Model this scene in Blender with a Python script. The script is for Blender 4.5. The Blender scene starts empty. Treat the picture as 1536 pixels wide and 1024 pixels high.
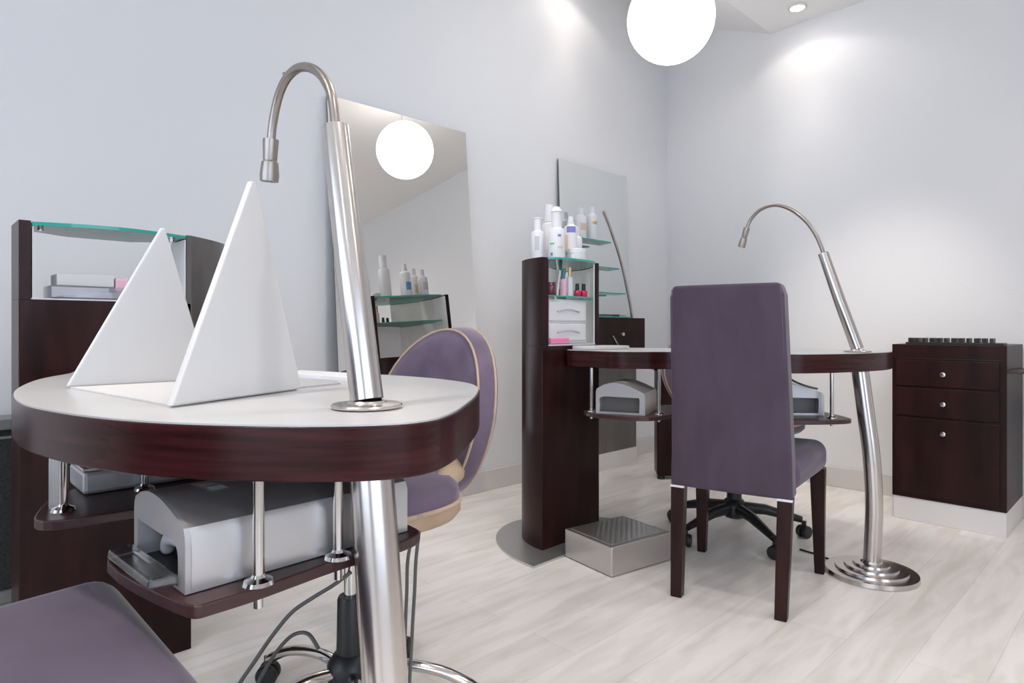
import bpy, bmesh, math, random
from mathutils import Vector, Matrix
random.seed(4)
C = bpy.context.scene.collection
PI = math.pi
XF = {}

# ------------------------------------------------------------------ materials
def new_mat(name):
    m = bpy.data.materials.new(name); m.use_nodes = True
    nt = m.node_tree
    return m, nt, nt.nodes['Principled BSDF'], nt.nodes['Material Output']

def pm(name, col, rough=.5, metal=0., spec=None, coat=0., sheen=0., emit=None, estr=0., trans=0., bump=None):
    m, nt, b, out = new_mat(name)
    b.inputs['Base Color'].default_value = (*col, 1)
    b.inputs['Roughness'].default_value = rough
    b.inputs['Metallic'].default_value = metal
    if spec is not None: b.inputs['Specular IOR Level'].default_value = spec
    b.inputs['Coat Weight'].default_value = coat
    b.inputs['Coat Roughness'].default_value = .15
    b.inputs['Sheen Weight'].default_value = sheen
    b.inputs['Sheen Roughness'].default_value = .4
    b.inputs['Transmission Weight'].default_value = trans
    if emit:
        b.inputs['Emission Color'].default_value = (*emit, 1)
        b.inputs['Emission Strength'].default_value = estr
    if bump:
        sc, st, dist = bump
        tc = nt.nodes.new('ShaderNodeTexCoord')
        n = nt.nodes.new('ShaderNodeTexNoise'); n.inputs['Scale'].default_value = sc; n.inputs['Detail'].default_value = 3
        bp = nt.nodes.new('ShaderNodeBump'); bp.inputs['Strength'].default_value = st; bp.inputs['Distance'].default_value = dist
        nt.links.new(tc.outputs['Object'], n.inputs['Vector'])
        nt.links.new(n.outputs['Fac'], bp.inputs['Height']); nt.links.new(bp.outputs['Normal'], b.inputs['Normal'])
    return m

def noise_mat(name, c1, c2, scale=(1, 1, 1), nscale=6, detail=4, rough=.5, lo=.35, hi=.65, **kw):
    m = pm(name, c1, rough, **kw); nt = m.node_tree; b = nt.nodes['Principled BSDF']
    tc = nt.nodes.new('ShaderNodeTexCoord'); mp = nt.nodes.new('ShaderNodeMapping'); mp.inputs['Scale'].default_value = scale
    n = nt.nodes.new('ShaderNodeTexNoise'); n.inputs['Scale'].default_value = nscale; n.inputs['Detail'].default_value = detail
    r = nt.nodes.new('ShaderNodeValToRGB')
    r.color_ramp.elements[0].position = lo; r.color_ramp.elements[0].color = (*c1, 1)
    r.color_ramp.elements[1].position = hi; r.color_ramp.elements[1].color = (*c2, 1)
    L = nt.links.new
    L(tc.outputs['Object'], mp.inputs['Vector']); L(mp.outputs['Vector'], n.inputs['Vector'])
    L(n.outputs['Fac'], r.inputs['Fac']); L(r.outputs['Color'], b.inputs['Base Color'])
    return m

def clear_mat(name, tint, gloss=.12, rough=.02):
    """thin clear sheet: tinted see-through plus fresnel reflection"""
    m, nt, b, out = new_mat(name); nt.nodes.remove(b)
    t = nt.nodes.new('ShaderNodeBsdfTransparent'); t.inputs['Color'].default_value = (*tint, 1)
    g = nt.nodes.new('ShaderNodeBsdfGlossy'); g.inputs['Roughness'].default_value = rough
    f = nt.nodes.new('ShaderNodeFresnel'); f.inputs['IOR'].default_value = 1.45
    a = nt.nodes.new('ShaderNodeMath'); a.operation = 'ADD'; a.use_clamp = True; a.inputs[1].default_value = gloss - .04
    x = nt.nodes.new('ShaderNodeMixShader'); L = nt.links.new
    L(f.outputs['Fac'], a.inputs[0]); L(a.outputs[0], x.inputs['Fac'])
    L(t.outputs[0], x.inputs[1]); L(g.outputs[0], x.inputs[2]); L(x.outputs[0], out.inputs['Surface'])
    return m

M = {}
M['wood'] = noise_mat('dark_stained_wood', (.014, .0045, .0045), (.033, .0100, .0095), (3, 3, .6), 7, 5, rough=.30, spec=.19)
M['wood_h'] = noise_mat('dark_stained_wood_grain_along', (.020, .0048, .0052), (.046, .0105, .0105), (1.2, 1.2, 26), 5, 5, rough=.24, spec=.22)
M['wood_edge'] = pm('wood_edge_band', (.045, .016, .016), .35)
M['cabwood'] = noise_mat('cabinet_wood', (.014, .0048, .0042), (.028, .0098, .0085), (2.5, 2.5, .5), 6, 5, rough=.36, spec=.17)
M['grey_sheen_wood'] = noise_mat('dark_veneer_painted_reflection', (.075, .066, .064), (.10, .09, .088), (3, 3, .6), 6, 4, rough=.22, coat=.5)  # dark veneer, greyed so its colour carries the white wall's reflection
M['white_lam'] = pm('white_laminate', (.53, .527, .53), .28)
M['white_card'] = pm('white_card', (.62, .615, .615), .55)
M['white_plastic'] = pm('white_plastic', (.68, .68, .70), .4)
M['frost'] = pm('frosted_acrylic', (.66, .66, .69), .35)
M['white_paint'] = pm('white_plinth_paint', (.74, .72, .71), .4)
M['niche'] = pm('niche_lining', (.68, .68, .68), .4)
M['steel'] = pm('brushed_steel', (.60, .56, .53), .24, 1., bump=(60, .05, .001))
M['chrome'] = pm('chrome', (.62, .59, .57), .12, 1.)
M['plate'] = pm('satin_steel_plate', (.58, .58, .57), .38, .9)
M['boxsteel'] = pm('steel_box', (.58, .55, .52), .32, .95)
M['gooseneck'] = pm('gooseneck_metal', (.36, .32, .29), .35, 1.)
M['silver'] = pm('silver_plastic', (.60, .58, .575), .33, .75)
M['silver_front'] = pm('silver_plastic_front', (.50, .49, .50), .36, .6)
M['black'] = pm('black_plastic', (.012, .012, .013), .4)
M['blackhole'] = pm('black_interior', (.01, .01, .011), .5)
M['grey_inside'] = pm('grey_plastic_inside', (.13, .125, .12), .4)
M['knob'] = pm('knob_nickel', (.75, .72, .68), .2, 1.)
M['mirror'] = pm('mirror_glass', (.80, .78, .745), .015, 1.)
M['mirror_cool'] = pm('cool_mirror_glass', (.88, .90, .885), .015, 1.)
M['mirror_edge'] = pm('mirror_edge', (.06, .085, .08), .3)
M['glass'] = clear_mat('clear_glass', (.95, .985, .975), .05)
M['glass_edge'] = pm('green_glass_edge', (.03, .33, .27), .15)
M['clear'] = clear_mat('clear_acrylic', (.90, .90, .93), .14, .22)
M['frost_clear'] = clear_mat('scuffed_acrylic', (.80, .78, .79), .30, .25)
M['window_glass'] = clear_mat('window_pane_glass', (.95, .97, .98), .05)
M['suede'] = noise_mat('purple_suede', (.060, .041, .064), (.076, .053, .080), (2.2, 2.2, .7), 7, 6, rough=.9, sheen=.28)
M['suede_lit'] = noise_mat('purple_suede_lit_seat', (.076, .056, .092), (.108, .082, .124), (1, 1, 1), 6, 5, rough=.9, sheen=.25)  # same fabric as the backrest, colour lightened for light falling on the seat
M['suede_light'] = noise_mat('lilac_suede', (.115, .080, .125), (.165, .120, .178), (1, 1, 1), 10, 6, rough=.9, sheen=.35)
M['beige'] = pm('beige_piping', (.50, .37, .27), .7)
M['beige_wood'] = noise_mat('beige_vinyl_shell', (.42, .29, .19), (.52, .38, .26), (1, 1, 1), 8, 4, rough=.5)
M['grey_cable'] = pm('grey_cable', (.10, .095, .09), .5)
M['paper'] = pm('paper', (.80, .80, .80), .7)
M['greypaper'] = pm('grey_cloth', (.42, .42, .43), .8)
M['pink'] = pm('pink_plastic', (.80, .22, .42), .4)
M['pinkpale'] = pm('pale_pink', (.75, .45, .56), .4)
M['red_polish'] = pm('red_polish', (.50, .012, .08), .15, coat=.5)
M['wine'] = pm('wine_jar', (.12, .015, .03), .2, coat=.4)
M['label_purple'] = pm('label_violet', (.20, .20, .48), .5)
M['label_green'] = pm('label_green', (.10, .48, .22), .5)
M['label_blue'] = pm('label_blue', (.12, .28, .50), .5)
M['label_teal'] = pm('label_teal', (.05, .22, .28), .5)
M['label_tan'] = pm('label_tan', (.62, .48, .36), .5)
M['label_grey'] = pm('label_grey', (.50, .48, .48), .5)
M['gold'] = pm('gold_cap', (.60, .42, .18), .3, .8)
M['base_board'] = pm('baseboard_paint', (.64, .61, .59), .5)
M['ceiling'] = pm('ceiling_paint', (.86, .85, .84), .9)
M['grille'] = noise_mat('dark_mesh', (.010, .011, .011), (.030, .032, .031), (1, 1, 1), 120, 2, rough=.5)
M['grille_rail'] = pm('grey_rail', (.26, .27, .27), .35, .6)
M['globe'] = pm('glowing_globe_glass', (.9, .9, .9), .3, emit=(1, .96, .92), estr=5.0)
M['lamp_face'] = pm('lit_bulb_face', (.9, .9, .9), .3, emit=(1, .95, .88), estr=22)
M['canwhite'] = pm('white_can', (.72, .68, .64), .5)

# wall paint: fine roller texture
def wall_mat(name, col):
    m = pm(name, col, .85, bump=(90, .22, .002)); return m
M['wall'] = wall_mat('wall_paint', (.74, .74, .75))

# diamond tread / dotted steel top
def tread():
    m = pm('tread_steel', (.66, .64, .62), .30, .95); nt = m.node_tree; b = nt.nodes['Principled BSDF']
    tc = nt.nodes.new('ShaderNodeTexCoord'); mp = nt.nodes.new('ShaderNodeMapping')
    mp.inputs['Rotation'].default_value = (0, 0, PI / 4); mp.inputs['Scale'].default_value = (55, 55, 55)
    w = nt.nodes.new('ShaderNodeTexVoronoi'); w.inputs['Scale'].default_value = 1; w.inputs['Randomness'].default_value = 0
    bp = nt.nodes.new('ShaderNodeBump'); bp.inputs['Strength'].default_value = .35; bp.inputs['Distance'].default_value = .004; bp.invert = True
    L = nt.links.new
    L(tc.outputs['Object'], mp.inputs['Vector']); L(mp.outputs['Vector'], w.inputs['Vector'])
    L(w.outputs['Distance'], bp.inputs['Height']); L(bp.outputs['Normal'], b.inputs['Normal'])
    return m
M['tread'] = tread()

# floor: pale greige vinyl planks running along +Y, soft streaks
def floor_mat():
    m, nt, b, out = new_mat('pale_plank_floor'); L = nt.links.new; N = nt.nodes.new
    g = N('ShaderNodeNewGeometry'); mp = N('ShaderNodeMapping'); mp.inputs['Rotation'].default_value = (0, 0, math.radians(90))
    L(g.outputs['Position'], mp.inputs['Vector'])
    br = N('ShaderNodeTexBrick'); br.inputs['Scale'].default_value = 1
    br.inputs['Brick Width'].default_value = .92; br.inputs['Row Height'].default_value = .152
    br.inputs['Mortar Size'].default_value = .0012; br.inputs['Mortar Smooth'].default_value = .6; br.inputs['Bias'].default_value = 0
    br.inputs['Color1'].default_value = (.72, .665, .61, 1); br.inputs['Color2'].default_value = (.86, .82, .785, 1)
    br.inputs['Mortar'].default_value = (.48, .43, .385, 1); br.offset = .37
    L(mp.outputs['Vector'], br.inputs['Vector'])
    mp2 = N('ShaderNodeMapping'); mp2.inputs["Scale"].default_value = (13, 2.0, 1); L(g.outputs['Position'], mp2.inputs['Vector'])
    n = N('ShaderNodeTexNoise'); n.inputs['Scale'].default_value = 1.5; n.inputs['Detail'].default_value = 5; n.inputs['Distortion'].default_value = .5
    L(mp2.outputs['Vector'], n.inputs['Vector'])
    r = N('ShaderNodeValToRGB'); r.color_ramp.elements[0].position = .36; r.color_ramp.elements[0].color = (.70, .635, .575, 1)
    r.color_ramp.elements[1].position = .60; r.color_ramp.elements[1].color = (.90, .875, .85, 1)
    L(n.outputs['Fac'], r.inputs['Fac'])
    mx = N('ShaderNodeMix'); mx.data_type = 'RGBA'; mx.inputs[0].default_value = .55
    L(br.outputs['Color'], mx.inputs[6]); L(r.outputs['Color'], mx.inputs[7])
    L(mx.outputs[2], b.inputs['Base Color'])
    b.inputs['Roughness'].default_value = .33
    b.inputs['Specular IOR Level'].default_value = .45
    return m
M['floor'] = floor_mat()

# ------------------------------------------------------------------ mesh helpers
def nb(): return bmesh.new()

def face(bm, vs, mi=0):
    try:
        f = bm.faces.new(vs); f.material_index = mi; return f
    except ValueError:
        return None

def box(bm, x0, x1, y0, y1, z0, z1, mi=0):
    v = [bm.verts.new((x, y, z)) for z in (z0, z1) for y in (y0, y1) for x in (x0, x1)]
    for q in ((0, 2, 3, 1), (4, 5, 7, 6), (0, 1, 5, 4), (2, 6, 7, 3), (0, 4, 6, 2), (1, 3, 7, 5)):
        face(bm, [v[i] for i in q], mi)
    return v

def prism(bm, pts, z0, z1, side=0, cap=0, z1f=None):
    n = len(pts)
    lo = [bm.verts.new((p[0], p[1], z0)) for p in pts]
    hi = [bm.verts.new((p[0], p[1], z1 if z1f is None else z1f(p))) for p in pts]
    for i in range(n):
        j = (i + 1) % n; face(bm, [lo[i], lo[j], hi[j], hi[i]], side)
    face(bm, hi, cap); face(bm, lo[::-1], cap)
    return lo + hi

def ccw(pts):
    a = sum(pts[i][0] * pts[(i + 1) % len(pts)][1] - pts[(i + 1) % len(pts)][0] * pts[i][1] for i in range(len(pts)))
    return pts if a > 0 else pts[::-1]

def spline(pts, n=8, closed=True):
    out = []; k = len(pts)
    for i in range(k if closed else k - 1):
        if closed: p0, p1, p2, p3 = pts[i - 1], pts[i], pts[(i + 1) % k], pts[(i + 2) % k]
        else: p0, p1, p2, p3 = pts[max(i - 1, 0)], pts[i], pts[i + 1], pts[min(i + 2, k - 1)]
        for s in range(n):
            t = s / n
            out.append(tuple(.5 * ((2 * b) + (c - a) * t + (2 * a - 5 * b + 4 * c - d) * t * t + (3 * b - a - 3 * c + d) * t ** 3)
                             for a, b, c, d in zip(p0, p1, p2, p3)))
    if not closed: out.append(tuple(pts[-1]))
    return out

def inset(pts, d):
    n = len(pts); out = []
    for i in range(n):
        a, b, c = Vector(pts[i - 1]), Vector(pts[i]), Vector(pts[(i + 1) % n])
        t = (c - a); t = t.normalized() if t.length > 1e-9 else Vector((1, 0))
        nrm = Vector((-t.y, t.x)); out.append((b.x + nrm.x * d, b.y + nrm.y * d))
    return out

def lathe(bm, prof, c=(0, 0, 0), seg=28, rot=None, mi=0, caps=True):
    rings = []; R = rot or Matrix.Identity(3); c = Vector(c)
    for r, z in prof:
        if r < 1e-6: rings.append([bm.verts.new(R @ Vector((0, 0, z)) + c)])
        else: rings.append([bm.verts.new(R @ Vector((r * math.cos(2 * PI * i / seg), r * math.sin(2 * PI * i / seg), z)) + c) for i in range(seg)])
    for a, b in zip(rings, rings[1:]):
        for i in range(seg):
            j = (i + 1) % seg
            if len(a) == 1 and len(b) == 1: continue
            if len(a) == 1: face(bm, [a[0], b[j], b[i]], mi)
            elif len(b) == 1: face(bm, [a[i], a[j], b[0]], mi)
            else: face(bm, [a[i], a[j], b[j], b[i]], mi)
    if caps and len(rings[0]) > 1: face(bm, rings[0][::-1], mi)
    if caps and len(rings[-1]) > 1: face(bm, rings[-1], mi)

def tube(bm, path, r, seg=12, mi=0, flat=1.0):
    P = [Vector(p) for p in path]; n = len(P); rr = r if isinstance(r, (list, tuple)) else [r] * n
    t0 = (P[1] - P[0]).normalized(); up = Vector((0, 0, 1)) if abs(t0.z) < .9 else Vector((1, 0, 0))
    u = t0.cross(up).normalized(); rings = []
    for i in range(n):
        t = (P[min(i + 1, n - 1)] - P[max(i - 1, 0)]).normalized()
        u = (u - t * u.dot(t)).normalized(); w = t.cross(u)
        rings.append([bm.verts.new(P[i] + (u * math.cos(a) + w * math.sin(a) * flat) * rr[i]) for a in [2 * PI * k / seg for k in range(seg)]])
    for a, b in zip(rings, rings[1:]):
        for i in range(seg):
            j = (i + 1) % seg; face(bm, [a[i], a[j], b[j], b[i]], mi)
    face(bm, rings[0][::-1], mi); face(bm, rings[-1], mi)

def link(o): C.objects.link(o); return o

def mesh_obj(name, bm, mats, smooth=None, bev=0, bseg=2, sub=0):
    bmesh.ops.recalc_face_normals(bm, faces=bm.faces[:])
    me = bpy.data.meshes.new(name); bm.to_mesh(me); bm.free()
    for m in (mats if isinstance(mats, list) else [mats]): me.materials.append(m)
    o = link(bpy.data.objects.new(name, me))
    if smooth is not None:
        for p in me.polygons: p.use_smooth = True
        if smooth < 180:
            try: me.set_sharp_from_angle(angle=math.radians(smooth))
            except Exception: pass
    if bev:
        md = o.modifiers.new('edge', 'BEVEL'); md.width = bev; md.segments = bseg; md.limit_method = 'ANGLE'; md.angle_limit = math.radians(38)
    if sub:
        md = o.modifiers.new('round', 'SUBSURF'); md.levels = sub; md.render_levels = sub
    return o

def props(o, label=None, cat=None, group=None, kind=None):
    if label: o['label'] = label
    if cat: o['category'] = cat
    if group: o['group'] = group
    if kind: o['kind'] = kind
    return o

def thing(name, label, cat, loc=(0, 0, 0), rz=0., group=None):
    o = link(bpy.data.objects.new(name, None)); o.location = loc; o.rotation_euler = (0, 0, rz); o.empty_display_size = .05
    XF[o.name] = Matrix.Translation(loc) @ Matrix.Rotation(rz, 4, 'Z')
    return props(o, label, cat, group)

def part(name, bm, mat, parent, world=True, label=None, **kw):
    X = XF[parent.name]
    if world: bm.transform(X.inverted())
    o = mesh_obj(name, bm, mat, **kw); o.parent = parent; XF[o.name] = X
    if label: o['label'] = label
    return o

def solo(name, bm, mat, label, cat, loc, group=None, **kw):
    bm.transform(Matrix.Translation(-Vector(loc)))
    o = mesh_obj(name, bm, mat, **kw); o.location = loc; XF[o.name] = Matrix.Translation(loc)
    return props(o, label, cat, group)

def struct(name, bm, mat, **kw):
    o = mesh_obj(name, bm, mat, **kw); o['kind'] = 'structure'; XF[o.name] = Matrix.Identity(4); return o

def dup(root, loc, rz, label=None):
    r = root.copy(); link(r); r.location = loc; r.rotation_euler = (0, 0, rz)
    if label: r['label'] = label
    for ch in list(root.children):
        c = ch.copy(); link(c); c.parent = r
        for g in list(ch.children):
            d = g.copy(); link(d); d.parent = c
    return r

# ------------------------------------------------------------------ room
XL, YB, YF, XR, ZC = -2.46, 3.58, -2.6, 2.4, 2.51
BX, CY = -1.59, 3.90            # bend of the back wall, corner
b = nb(); box(b, XL - .1, XR + .1, YF - .1, 4.1, -.08, 0); struct('floor', b, M['floor'])
b = nb(); box(b, XL - .1, XL, YF - .1, CY + .1, 0, 3.05); struct('wall_left', b, M['wall'])
b = nb(); 
BEND = spline([(BX - .36, YB + .36 * (CY - YB) / (BX - XL)), (BX - .20, YB + .085), (BX, YB + .022), (BX + .22, YB + .001), (BX + .4, YB)], 5, False)
prism(b, ccw([(XL, CY)] + [p for p in BEND] + [(XR, YB), (XR, YB + .1), (BX, YB + .15), (XL, CY + .1)]), 0, 3.05); struct('wall_back', b, M['wall'], smooth=30)
b = nb()
for x0, x1, z0, z1 in ((BX, XR + .1, ZC, ZC + .1),): box(b, x0, x1, YF - .1, 4.1, z0, z1)
v = [(XL - .1, 3.0), (BX, ZC), (BX, ZC + .1), (XL - .1, 3.1)]
lo = [b.verts.new((x, YF - .1, z)) for x, z in v]; hi = [b.verts.new((x, 4.1, z)) for x, z in v]
for i in range(4): face(b, [lo[i], lo[(i + 1) % 4], hi[(i + 1) % 4], hi[i]])
face(b, lo); face(b, hi)
struct('ceiling', b, M['ceiling'])
# far walls behind the viewer with the shop window and an added second one
def wall_with_hole(name, axis, c0, c1, a0, a1, h0, h1, z0, z1, ztop):
    b = nb()
    def bx(p0, p1, q0, q1):
        if axis == 'y': box(b, p0, p1, c0, c1, q0, q1)
        else: box(b, c0, c1, p0, p1, q0, q1)
    bx(a0, h0, 0, ztop); bx(h1, a1, 0, ztop); bx(h0, h1, 0, z0); bx(h0, h1, z1, ztop)
    return struct(name, b, M['wall'])
wall_with_hole('wall_front', 'y', YF - .1, YF, XL, XR, -2.1, 1.9, .25, 2.35, 3.05)
wall_with_hole('wall_right', 'x', XR, XR + .1, YF, YB, -1.9, 1.1, .25, 2.35, 2.6)
def window(name, axis, c, h0, h1, z0, z1, n):
    b = nb(); w = .05
    def bx(p0, p1, q0, q1, t=.04):
        if axis == 'y': box(b, p0, p1, c - t, c + t, q0, q1)
        else: box(b, c - t, c + t, p0, p1, q0, q1)
    bx(h0, h1, z0, z0 + w); bx(h0, h1, z1 - w, z1)
    for i in range(n + 1):
        p = h0 + (h1 - h0 - w) * i / n; bx(p, p + w, z0 + w, z1 - w)
    o = struct(name, b, M['canwhite'])
    b = nb()
    if axis == 'y': box(b, h0 + w, h1 - w, c - .004, c + .004, z0 + w, z1 - w)
    else: box(b, c - .004, c + .004, h0 + w, h1 - w, z0 + w, z1 - w)
    part('pane', b, M['window_glass'], o)
window('window_1', 'y', YF - .05, -2.1, 1.9, .25, 2.35, 3)
window('added_window', 'x', XR + .05, -1.9, 1.1, .25, 2.35, 2)  # unseen second window, added to even out the room brightness
# baseboards
b = nb(); box(b, XL, XL + .014, YF, CY, 0, .105); struct('baseboard_left', b, M['base_board'], bev=.003)
b = nb(); prism(b, ccw([(XL + .014, CY - .006)] + BEND + [(XR, YB), (XR, YB - .014)] + [(x - .003, y - .014) for x, y in BEND[::-1]] + [(XL + .014, CY - .022)]), 0, .105)
struct('baseboard_back', b, M['base_board'], bev=.003)

# ------------------------------------------------------------------ ceiling lamps
def ceil_z(x): return ZC if x > BX else ZC + (BX - x) * (3.0 - ZC) / (BX - (XL - .1))
g = thing('globe_pendant_lamp', 'large glowing white globe lamp hanging from the ceiling', 'lamp', (-1.484, 2.377, ZC))
b = nb(); lathe(b, [(.0, -.002), (.05, -.004), (.055, -.022), (.0, -.024)], (-1.484, 2.377, ZC)); part('canopy', b, M['canwhite'], g, smooth=40)
b = nb(); tube(b, [(-1.484, 2.377, ZC - .02), (-1.484, 2.377, 2.33)], .003, 8); part('cord', b, M['canwhite'], g)
b = nb(); R = .182
lathe(b, [(R * math.sin(PI * i / 24), -R * math.cos(PI * i / 24)) for i in range(25)], (-1.484, 2.377, 2.148), 40); part('globe_shade', b, M['globe'], g, smooth=180)
b = nb(); lathe(b, [(.0, 2.322), (.035, 2.323), (.03, 2.345), (.0, 2.347)], (-1.484, 2.377, 0)); part('cap', b, M['canwhite'], g, smooth=40)

def downlight(x, y, label, power, size, blend, aim=(0, 0, -1), group='recessed ceiling spots', wide=None):
    z = ceil_z(x)
    t = thing('recessed_spotlight', label, 'lamp', (x, y, z), 0, group)
    b = nb(); lathe(b, [(.034, .0), (.046, -.001), (.048, -.007), (.036, -.010), (.034, -.008), (.034, .0)], (x, y, z), 28, caps=False); part('trim_ring', b, M['canwhite'], t, smooth=50)
    b = nb(); lathe(b, [(0, -.004), (.034, -.004), (.034, -.001), (0, -.001)], (x, y, z), 24); part('bulb_face', b, M['lamp_face'], t)
    for pw, sz, bl in ((power, size, blend),) + ((wide,) if wide else ()):
        l = bpy.data.lights.new('spot_light', 'SPOT'); l.energy = pw; l.spot_size = math.radians(sz); l.spot_blend = bl
        l.color = (1, .905, .82); l.shadow_soft_size = .06
        o = link(bpy.data.objects.new('spot_light', l)); o.location = (x, y, z - .02)
        o.rotation_euler = Vector(aim).to_track_quat('-Z', 'Y').to_euler()
    return t
downlight(-1.36, 3.39, 'small lit ceiling spot in front of the back wall', 5, 55, .9, (0, .10, -1), wide=(4, 140, .3))
downlight(-2.29, 2.80, 'ceiling spot above the left wall, between the two mirrors', 5, 55, .9, (-.10, 0, -1), wide=(4, 140, .4))
for x, y in ((-.75, 1.25), (.3, 2.5), (.35, .5), (1.4, 1.4), (-.9, -.9), (1.0, -1.2)):
    downlight(x, y, 'unseen ceiling spot added to brighten the room', 26, 140, .7)  # six unseen spots added as fill for even brightness
downlight(-.60, 2.15, 'unseen ceiling spot added to brighten the foot of the back wall', 110, 44, 1.0, (-.50, 1.43, -2.05))  # added fill for the dark lower back wall
downlight(-1.55, 1.25, 'unseen ceiling spot added to brighten the foot of the left wall', 50, 58, 1.0, (-.66, .75, -2.1))  # added fill for the low left wall and floor
downlight(-1.0, -.28, 'ceiling spot above the near client chair, out of the picture', 62, 62, .5)

# ------------------------------------------------------------------ mirrors (leaning back on the left wall)
def mirror(y0, y1, label, zb, lean):
    t = thing('wall_mirror', label, 'mirror', (XL + .05, (y0 + y1) / 2, zb), 0, 'tall mirrors on the left wall')
    b = nb(); zt, zz = 1.805, zb
    xo = lambda z: XL + .012 + lean * (zt - z)
    def quad(off, mi):
        return [b.verts.new((xo(z) + off, y, z)) for y, z in ((y0, zz), (y1, zz), (y1, zt), (y0, zt))]
    A = quad(.006, 0); B = quad(0, 0)
    face(b, A, 0); face(b, B[::-1], 1)
    for i in range(4): face(b, [A[i], A[(i + 1) % 4], B[(i + 1) % 4], B[i]], 1)
    part('mirror_panel', b, [M['mirror' if lean > .05 else 'mirror_cool'], M['mirror_edge']], t)
    for y in (y0 + .1, y1 - .1):
        b = nb(); box(b, XL, xo(zz) + .010, y - .02, y + .02, zz - .012, zz - .001); part('bracket', b, M['chrome'], t)
    return t
mirror(1.297, 2.045, 'tall frameless mirror on the wall behind the curved metal desk lamp', .35, .085)
mirror(2.736, 3.39, 'frameless mirror behind the glass shelves in the far corner', .92, .035)

b = nb(); lathe(b, [(0, 0), (.008, 0), (.008, .004), (.003, .006), (.003, .02), (.005, .022), (0, .024)], (XL, 1.122, 1.845), 12, Matrix.Rotation(PI / 2, 3, 'Y'))
solo('wall_hook', b, M['gooseneck'], 'tiny metal hook in the wall left of the big mirror', 'hook', (XL, 1.122, 1.845), smooth=40)

# ------------------------------------------------------------------ towers (display columns)
def glass_sheet(name, pts, z0, z1, parent):
    b = nb(); prism(b, ccw(pts), z0, z1, side=1, cap=0)
    return part(name, b, [M['glass'], M['glass_edge']], parent)

# far tower: flat face towards +X, round back
def dplan(xf, yc, a, hb, n=20, y0=None, y1=None):
    pts = []
    for i in range(n + 1):
        t = PI * i / n - PI / 2
        y = hb * math.sin(t); x = -a * math.cos(t)
        pts.append((xf + x, yc + y))
    if y0 is not None:
        out = [p for p in pts if y0 <= p[1] <= y1]
        def at(y): return xf - a * math.sqrt(max(0, 1 - ((y - yc) / hb) ** 2))
        if out[0][1] > y0 + 1e-5: out.insert(0, (at(y0), y0))
        if out[-1][1] < y1 - 1e-5: out.append((at(y1), y1))
        if abs(out[0][0] - xf) > 1e-4: out.insert(0, (xf, out[0][1]))
        if abs(out[-1][0] - xf) > 1e-4: out.append((xf, out[-1][1]))
        pts = out
    return ccw(pts)
TX, TY, TA, TH = -1.63, 1.905, .22, .168
A0, B0 = TY - TH, TY + TH
LEFT = [p for p in dplan(TX, TY, TA, TH, 60) if p[1] < TY - .02 and p[0] < TX - .004][::-1]   # from the back round to the front left corner
LEFT = sorted(LEFT, key=lambda p: -p[0])
BACK = spline([LEFT[-1], (TX - .245, 2.00), (TX - .295, 2.12), (TX - .315, 2.225)], 5, False)[1:]
WING = spline([(TX - .30, 2.242), (TX - .20, 2.237), (TX - .125, 2.205), (TX - .06, 2.148), (TX, B0)], 5, False)
PLAN = ccw([(TX, A0)] + LEFT + BACK + WING)
t2 = thing('display_tower', 'dark wood display tower crowded with white bottles on its glass top', 'cabinet', (TX - .1, TY, 0), 0, 'dark wood display towers')
b = nb(); prism(b, PLAN, .008, .768); part('body', b, M['wood'], t2, smooth=35, bev=.002)
b = nb(); prism(b, ccw([(TX, A0)] + [p for p in LEFT if p[1] < TY - .075] + [(TX - .178, TY - .085), (TX - .10, A0 + .040), (TX, A0 + .034)]), .768, 1.100); part('side_panel', b, M['wood'], t2, smooth=35)
b = nb(); prism(b, ccw(WING + [(TX, B0 - .020), (TX - .055, 2.115), (TX - .125, 2.178), (TX - .20, 2.212), (TX - .30, 2.220)]), .768, 1.100); part('side_panel', b, M['wood'], t2, smooth=35)
b = nb(); prism(b, ccw([(TX - .004, A0 + .0345), (TX - .10, A0 + .0405), (TX - .172, TY - .0835), (TX - .172, TY - .080), (TX - .10, A0 + .044), (TX - .004, A0 + .038)]), .772, 1.092); part('niche_lining', b, M['niche'], t2)
b = nb(); prism(b, ccw([(TX - .004, B0 - .0215), (TX - .055, 2.1135), (TX - .125, 2.1765), (TX - .20, 2.2105), (TX - .30, 2.2185), (TX - .30, 2.215), (TX - .20, 2.207), (TX - .128, 2.173), (TX - .058, 2.110), (TX - .006, B0 - .026)]), .772, 1.092); part('niche_lining', b, M['niche'], t2)
b = nb(); prism(b, inset(PLAN, .004), .768, .773); part('niche_floor', b, M['niche'], t2)
pts = [(TX + .038 * math.cos(PI * (k / 12 - .5)), TY + (TH - .03) * math.sin(PI * (k / 12 - .5))) for k in range(13)] + [(TX - .07, 2.115), (TX - .13, 2.165), (TX - .21, 2.20), (TX - .285, 2.205)] + \
      [(TX - .27, 2.11), (TX - .225, 2.00), (TX - .19, TY - .01), (TX - .165, TY - .06), (TX - .11, A0 + .05)]
glass_sheet('glass_top', pts, 1.094, 1.102, t2)
glass_sheet('glass_shelf', [(TX - .008, A0 + .042), (TX - .008, B0 - .030), (TX - .07, 2.112), (TX - .13, 2.160), (TX - .21, 2.20), (TX - .275, 2.20), (TX - .26, 2.11), (TX - .215, 2.00), (TX - .18, TY - .01), (TX - .16, TY - .06), (TX - .11, A0 + .05)], .955, .961, t2)
# steel foot plate
pl = [(-1.545 - .42 * math.cos(PI * (k / 30 - .5)), 1.935 + .335 * math.sin(PI * (k / 30 - .5))) for k in range(31)]
b = nb(); prism(b, ccw(pl), 0, .008); part('base_plate', b, M['plate'], t2, bev=.001)

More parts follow.
